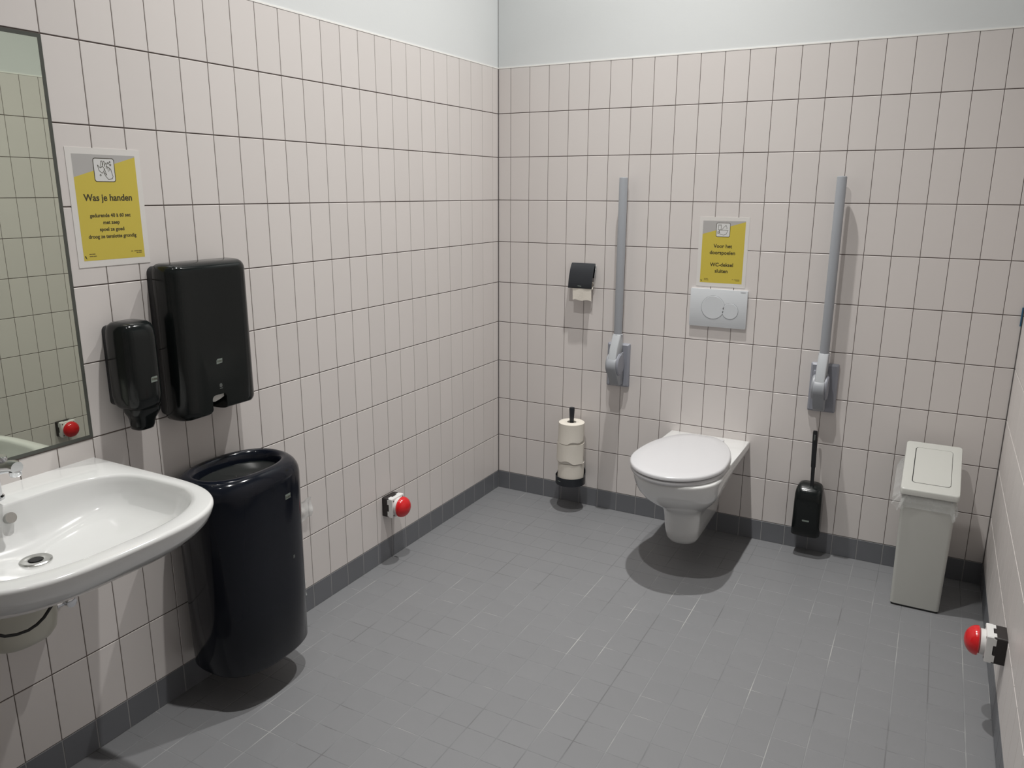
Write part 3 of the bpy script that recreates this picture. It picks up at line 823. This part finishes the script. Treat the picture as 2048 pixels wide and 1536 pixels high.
# ------------------------------------------------------------------ grab bars
def grab_bar(x, pc, label):
    t = thing('grab_bar', label, 'grab bar', (pc, 0, 0.0), 'back', 'folded up grab bars beside the toilet')
    bm = bmesh.new()
    l0 = rrect(-0.0545, 0.0545, 0.638, 0.845, 0.005); l1 = rrect(-0.0545, 0.0545, 0.638, 0.845, 0.005); l2 = rrect(-0.047, 0.047, 0.6455, 0.8375, 0.004)
    loft(bm, [[(p[0], p[1], 0.0) for p in l0], [(p[0], p[1], 0.013) for p in l1], [(p[0], p[1], 0.022) for p in l2]])
    from_bm('wall_plate', bm, M['bar_plate'], t, 25)
    dx = x - pc
    # bracket standing off the plate, seen from the side it is a rounded wedge
    prof = [(0.012, 0.652), (0.060, 0.652), (0.078, 0.664), (0.098, 0.700)] + [(0.082 + 0.047 * math.cos(a), 0.752 + 0.047 * math.sin(a)) for a in [-0.35 + k * 0.27 for k in range(10)]] + [(0.050, 0.806), (0.012, 0.806)]
    def sidewedge(pr, w0, w1, m, name, bev):
        b2 = bmesh.new()
        a = [b2.verts.new((w0, p[1], p[0])) for p in pr]; b = [b2.verts.new((w1, p[1], p[0])) for p in pr]
        n = len(pr); f0 = b2.faces.new(a[::-1]); f1 = b2.faces.new(b)
        for i in range(n):
            j = (i + 1) % n; b2.faces.new((a[i], a[j], b[j], b[i]))
        if bev: bmesh.ops.bevel(b2, geom=list(f0.edges) + list(f1.edges), offset=bev, segments=3, affect='EDGES', profile=0.5)
        return from_bm(name, b2, m, t, 40)
    sidewedge(prof, dx - 0.022, dx + 0.022, M['bar'], 'hinge_bracket', 0.004)
    # pivot discs on both sides
    for s in (-1, 1):
        bm = bmesh.new()
        pr = [(0.046, 0.0), (0.046, 0.006), (0.041, 0.011), (0.012, 0.012)]
        lathe(bm, (0, 0, 0), pr, ax=0, n=36)
        if s < 0: bmesh.ops.scale(bm, vec=(-1, 1, 1), verts=bm.verts)
        bmesh.ops.scale(bm, vec=(1, 1.12, 1), verts=bm.verts)
        bmesh.ops.translate(bm, vec=(dx + s * 0.020, 0.756, 0.074), verts=bm.verts)
        from_bm('pivot_disc', bm, M['bar_plate'] if s > 0 else M['bar'], t, 40)
    # socket joining hinge and tube
    BN = 0.046
    prof2 = [(0.108, 0.773), (0.118, 0.776), (0.100, 0.835), (BN + 0.021, 0.893), (BN - 0.020, 0.893), (BN - 0.014, 0.83), (0.045, 0.775)]
    sidewedge(prof2, dx - 0.0195, dx + 0.0195, M['bar_light'], 'socket', 0.006)
    bm = bmesh.new(); lathe(bm, (dx, 0.885, BN), [(0.0215, 0.0), (0.0222, 0.008), (0.0205, 0.0095)], ax=1, n=32)
    from_bm('collar', bm, M['bar_light'], t, 40)
    bm = bmesh.new(); lathe(bm, (dx, 0.88, BN), [(0.0188, 0.0), (0.0188, 0.712), (0.0178, 0.7145), (0.0165, 0.7145)], ax=1, n=32)
    from_bm('tube', bm, M['bar'], t, 40)
    bm = bmesh.new(); lathe(bm, (dx, 1.5935, BN), [(0.0166, 0.0), (0.0166, 0.0022), (0.015, 0.003)], ax=1, n=28)
    from_bm('end_cap', bm, M['bar_light'], t, 40)
    bm = bmesh.new(); box(bm, dx - 0.031, dx - 0.022, 0.800, 0.824, 0.060, 0.074, 0.003, 2)
    from_bm('release_catch', bm, M['bar_plate'], t)
    # joint line where the arm meets the pivot
    bm = bmesh.new(); box(bm, dx - 0.0185, dx + 0.0185, 0.7705, 0.7725, 0.100, 0.1195)
    from_bm('joint_gap', bm, M['hole'], t)
grab_bar(0.662, 0.656, 'upright folded grey grab bar left of the toilet and flush plate')
grab_bar(1.561, 1.566, 'upright folded grey grab bar right of the toilet above the brush')

# ------------------------------------------------------------------ flush plate
t = thing('flush_plate', 'white rectangular flush plate with two round buttons above the toilet', 'flush plate', (1.1055, 0, 0.9585), 'back')
prismo('plate', rrect(-0.1235, 0.1235, 0, 0.165, 0.003), 0, 0.011, M['plate_white'], t, bev=0.0012, seg=2)
for (cu, cv, r, nm) in ((-0.0215, 0.0855, 0.0515, 'large_button'), (0.0535, 0.0735, 0.0355, 'small_button')):
    bm = bmesh.new()
    lathe(bm, (cu, cv, 0.0105), [(r - 0.0013, 0.0), (r - 0.0013, 0.0012), (r - 0.0022, 0.0018)], n=56)
    b_ = from_bm(nm, bm, M['plate_white'], t, 30)
    bm = bmesh.new(); lathe(bm, (cu, cv, 0.0109), [(r - 0.0014, 0.0003), (r + 0.0003, 0.0003)], n=56, cap0=False, cap1=False)
    from_bm('groove', bm, M['bar'], b_, 40)
text('GEBERIT', 0.0062, M['bar'], t, 0.105, 0.157, 0.0111, bold=0.0001)

# ------------------------------------------------------------------ toilet
TX = 1.105
t = thing('toilet', 'white wall hung toilet with closed lid between the two grab bars', 'toilet', (TX, 0, 0))
def bowl(hw, yf, yb, hb, z, n=2.2, N=44, cx=0.0, yc=None):
    """plan outline: straight back of half width hb at y=yb, round front reaching y=yf with half width hw"""
    yc = yc if yc is not None else yf + hw * 1.02
    pts = []
    for i in range(N):
        a = PI + PI * i / (N - 1)
        c, s = math.cos(a), math.sin(a)
        pts.append((cx + hw * math.copysign(abs(c) ** (2 / n), c), yc + (yc - yf) * math.copysign(abs(s) ** (2 / n), s), z))
    for k in range(1, 9):
        s = k / 9; pts.append((cx + hw + (hb - hw) * s * s * (3 - 2 * s), yc + (yb - yc) * s, z))
    for k in range(0, 9): pts.append((cx + hb - 2 * hb * k / 8, yb, z))
    for k in range(1, 9):
        s = 1 - k / 9; pts.append((cx - hw - (hb - hw) * s * s * (3 - 2 * s), yc + (yb - yc) * s, z))
    return pts
L = [bowl(.020, -.335, -.0008, .045, .086, yc=-.30), bowl(.050, -.395, -.0008, .052, .089, yc=-.33), bowl(.062, -.418, -.0008, .056, .098, yc=-.345), bowl(.068, -.430, -.0008, .060, .115, yc=-.36), bowl(.073, -.442, -.0008, .063, .16, yc=-.37),
     bowl(.076, -.452, -.0008, .066, .21, yc=-.375), bowl(.080, -.462, -.0008, .070, .240, yc=-.38), bowl(.092, -.480, -.0008, .076, .262, yc=-.385), bowl(.112, -.512, -.0008, .086, .280, yc=-.395),
     bowl(.132, -.552, -.0008, .100, .302, yc=-.41), bowl(.150, -.590, -.0008, .118, .328, yc=-.43), bowl(.163, -.619, -.0008, .138, .356, yc=-.45), bowl(.171, -.640, -.0008, .160, .384, yc=-.465),
     bowl(.1755, -.653, -.0008, .176, .410, yc=-.475), bowl(.178, -.660, -.0008, .180, .430, yc=-.48), bowl(.178, -.661, -.0008, .180, .437, yc=-.48), bowl(.175, -.657, -.0008, .1785, .4415, yc=-.48)]
bm = bmesh.new(); loft(bm, L)
from_bm('bowl', bm, M['ceramic'], t, 55)
# raised ceramic deck at the wall
bm = bmesh.new()
pl = [(-0.18, -0.0008), (-0.18, -0.18), (-0.178, -0.345), (-0.165, -0.362), (0.165, -0.362), (0.178, -0.345), (0.18, -0.18), (0.18, -0.0008)]
b2 = bmesh.new()
a = [b2.verts.new((p[0], p[1], 0.43)) for p in pl]; b = [b2.verts.new((p[0], p[1], 0.4575)) for p in pl]
b2.faces.new(a[::-1]); ff = b2.faces.new(b)
for i in range(len(pl)):
    j = (i + 1) % len(pl); b2.faces.new((a[i], a[j], b[j], b[i]))
bmesh.ops.bevel(b2, geom=[e for e in ff.edges], offset=0.006, segments=3, affect='EDGES', profile=0.5)
from_bm('deck', b2, M['ceramic'], t, 50)
def lid_loop(ins, z, cy=-.440, r=.1915, front=.236, back=.372):
    pts = []; N = 72
    for i in range(N):
        a = 2 * PI * i / N; c, q = math.cos(a), math.sin(a)
        if q < 0: pts.append((-.013 + (r - ins) * c, cy + (front - ins) * q, z))
        else:
            pts.append((-.013 + (r - ins) * math.copysign(abs(c) ** 0.95, c) , min(cy + (back - ins) * q, -.078 - ins), z))
    return pts
bm = bmesh.new(); loft(bm, [lid_loop(.012, .4420), lid_loop(.006, .4425), lid_loop(.003, .447), lid_loop(.003, .456), lid_loop(.006, .4595), lid_loop(.02, .460)])
from_bm('seat', bm, M['seat'], t, 50)
bm = bmesh.new(); loft(bm, [lid_loop(.010, .4600), lid_loop(.004, .4625), lid_loop(.000, .4655), lid_loop(.0, .474), lid_loop(.003, .4785), lid_loop(.008, .4805), lid_loop(.05, .4815), lid_loop(.09, .482)])
from_bm('lid', bm, M['seat'], t, 50)
for s in (-1, 1):
    bm = bmesh.new(); tube(bm, [(s * 0.062 - 0.02, -0.074, 0.463), (s * 0.062 + 0.02, -0.074, 0.463)], 0.007, 14)
    from_bm('hinge', bm, M['seat'], t, 40)

# ------------------------------------------------------------------ toilet brush and its wall holder
t = thing('toilet_brush_holder', 'black glossy wall mounted toilet brush holder under the right grab bar', 'brush holder', (1.559, 0, 0.098), 'back')
bm = bmesh.new()
def hl(v, hw, d, n=5.0): return [(p[0], v, 0.004 + d / 2 + p[1]) for p in sel(0, 0, hw, d / 2, n, 40)]
loft(bm, [hl(.000, .054, .088), hl(.004, .0575, .093), hl(.05, .0575, .093), hl(.15, .0565, .092), hl(.185, .0555, .088), hl(.203, .053, .080), hl(.214, .049, .066), hl(.221, .042, .048), hl(.224, .030, .030)])
from_bm('case', bm, M['black_gloss'], t, 60)
prismo('back_plate', rrect(-.050, .050, .004, .212, .03), 0, 0.006, M['black_dim'], t)
prismo('brand_mark', [(-.014, .070), (.014, .070), (.014, .077), (-.014, .077)], 0.0965, 0.0972, M['mark'], t, smooth=None)
t = thing('toilet_brush', 'slim black toilet brush handle standing up out of its black holder', 'toilet brush', (1.563, -0.050, 0.318))
bm = bmesh.new()
pr = [(-.02, .0075, .005), (.03, .0075, .005), (.08, .0078, .005), (.086, .0095, .0058), (.14, .0098, .006), (.22, .0098, .006), (.238, .0095, .006), (.244, .008, .005)]
loft(bm, [[(p[0] - 0.032 * z + 0.003, p[1] - 0.01 * z, z) for p in sel(0, 0, w, d, 4, 20)] for z, w, d in pr])
from_bm('handle', bm, M['black_dim'], t, 50)
boxo('handle_mark', (-0.0075, -0.0015, -0.0112, -0.0078, 0.205, 0.228), M['mark_dim'], t, 0)

# ------------------------------------------------------------------ white swing lid bin
t = thing('swing_lid_bin', 'narrow off-white swing lid bin standing in the right corner', 'bin', (2.0, -0.19, 0))
def rl(u0, u1, v0, v1, z, r=0.012): return [(p[0], p[1], z) for p in rrect(u0, u1, v0, v1, r, 5)]
bm = bmesh.new()
loft(bm, [rl(-.080, .080, -.148, .125, .006), rl(-.083, .083, -.151, .128, .009), rl(-.0895, .0895, -.153, .14, .45)])
from_bm('body', bm, M['bin_white'], t, 40)
boxo('foot', (-.079, .079, -.147, .124, 0.0, 0.006), M['black_dim'], t, 0)
# sloping lid: front z .475 at y -.155, back z .572 at y .125
def lidz(y): return 0.4755 + (y + 0.160) * 0.345
def lo_(ins, dz, r=0.012):
    return [(p[0], p[1], lidz(p[1]) + dz) for p in rrect(-.097 + ins, .097 - ins, -.160 + ins, .135 - ins, r, 5)]
fl_u = [(p[0], p[1], 0) for p in rrect(-.063, .066, -.118, .098, .012, 5)]
bm = bmesh.new()
loft(bm, [lo_(.002, -.024), lo_(0, -.022), lo_(0, -.004), lo_(.0015, -.001), lo_(.005, 0.0), [(p[0], p[1], lidz(p[1])) for p in fl_u], [(p[0], p[1], lidz(p[1]) - .006) for p in fl_u]], False, True)
from_bm('lid', bm, M['bin_white'], t, 40)
bm = bmesh.new()
fi = rrect(-.0600, .0643, -.1152, .0965, .011, 5)
loft(bm, [[(p[0], p[1], lidz(p[1]) - .0055) for p in fi], [(p[0], p[1], lidz(p[1]) + .0002) for p in fi]])
from_bm('flap', bm, M['bin_white'], t, 40)
bm = bmesh.new(); fo = rrect(-.0632, .0662, -.1182, .0982, .012, 5)
loft(bm, [[(p[0], p[1], lidz(p[1]) - .0052) for p in fo], [(p[0], p[1], lidz(p[1]) - .0050) for p in fo]])
from_bm('flap_gap', bm, M['hole'], t, 40)
# bin liner: skirt of clear film sticking out below the lid
bm = bmesh.new(); rd = random.Random(4); NL = 96; rows = []
base = rrect(-.090, .090, -.155, .135, .02, 23)
base = base[:NL]
for q in range(8):
    s = q / 7; row = []
    for i, p in enumerate(base):
        a = i / len(base) * 2 * PI
        nx, ny = p[0] / 0.11, (p[1] + 0.01) / 0.16; ln = math.hypot(nx, ny); nx /= ln; ny /= ln
        out = s * (0.010 + 0.007 * math.sin(a * 9) + 0.003 * math.sin(a * 17 + 1.3) + 0.034 * max(0, math.cos(a - 3.4)) ** 3 + 0.0015 * math.sin(a * 31 + q * .7)) + 0.002
        zz = 0.452 + (p[1] + 0.15) * 0.30 * (1 - s * .4) - s * (0.062 + 0.012 * math.sin(a * 5 + 1) + 0.008 * math.sin(a * 13)) + 0.030 * s * max(0, math.cos(a - 3.3)) ** 3
        row.append(bm.verts.new((p[0] + nx * out, p[1] + ny * out * .7, zz)))
    rows.append(row)
for a, b in zip(rows, rows[1:]):
    for i in range(len(a)):
        j = (i + 1) % len(a); bm.faces.new((a[i], b[i], b[j], a[j]))
lnr = from_bm('bin_liner', bm, M['film'], None, 25)
lnr.location = (2.0, -0.19, 0)
lnr['label'] = 'clear plastic liner bag frilling out below the lid of the white bin'; lnr['category'] = 'bin bag'
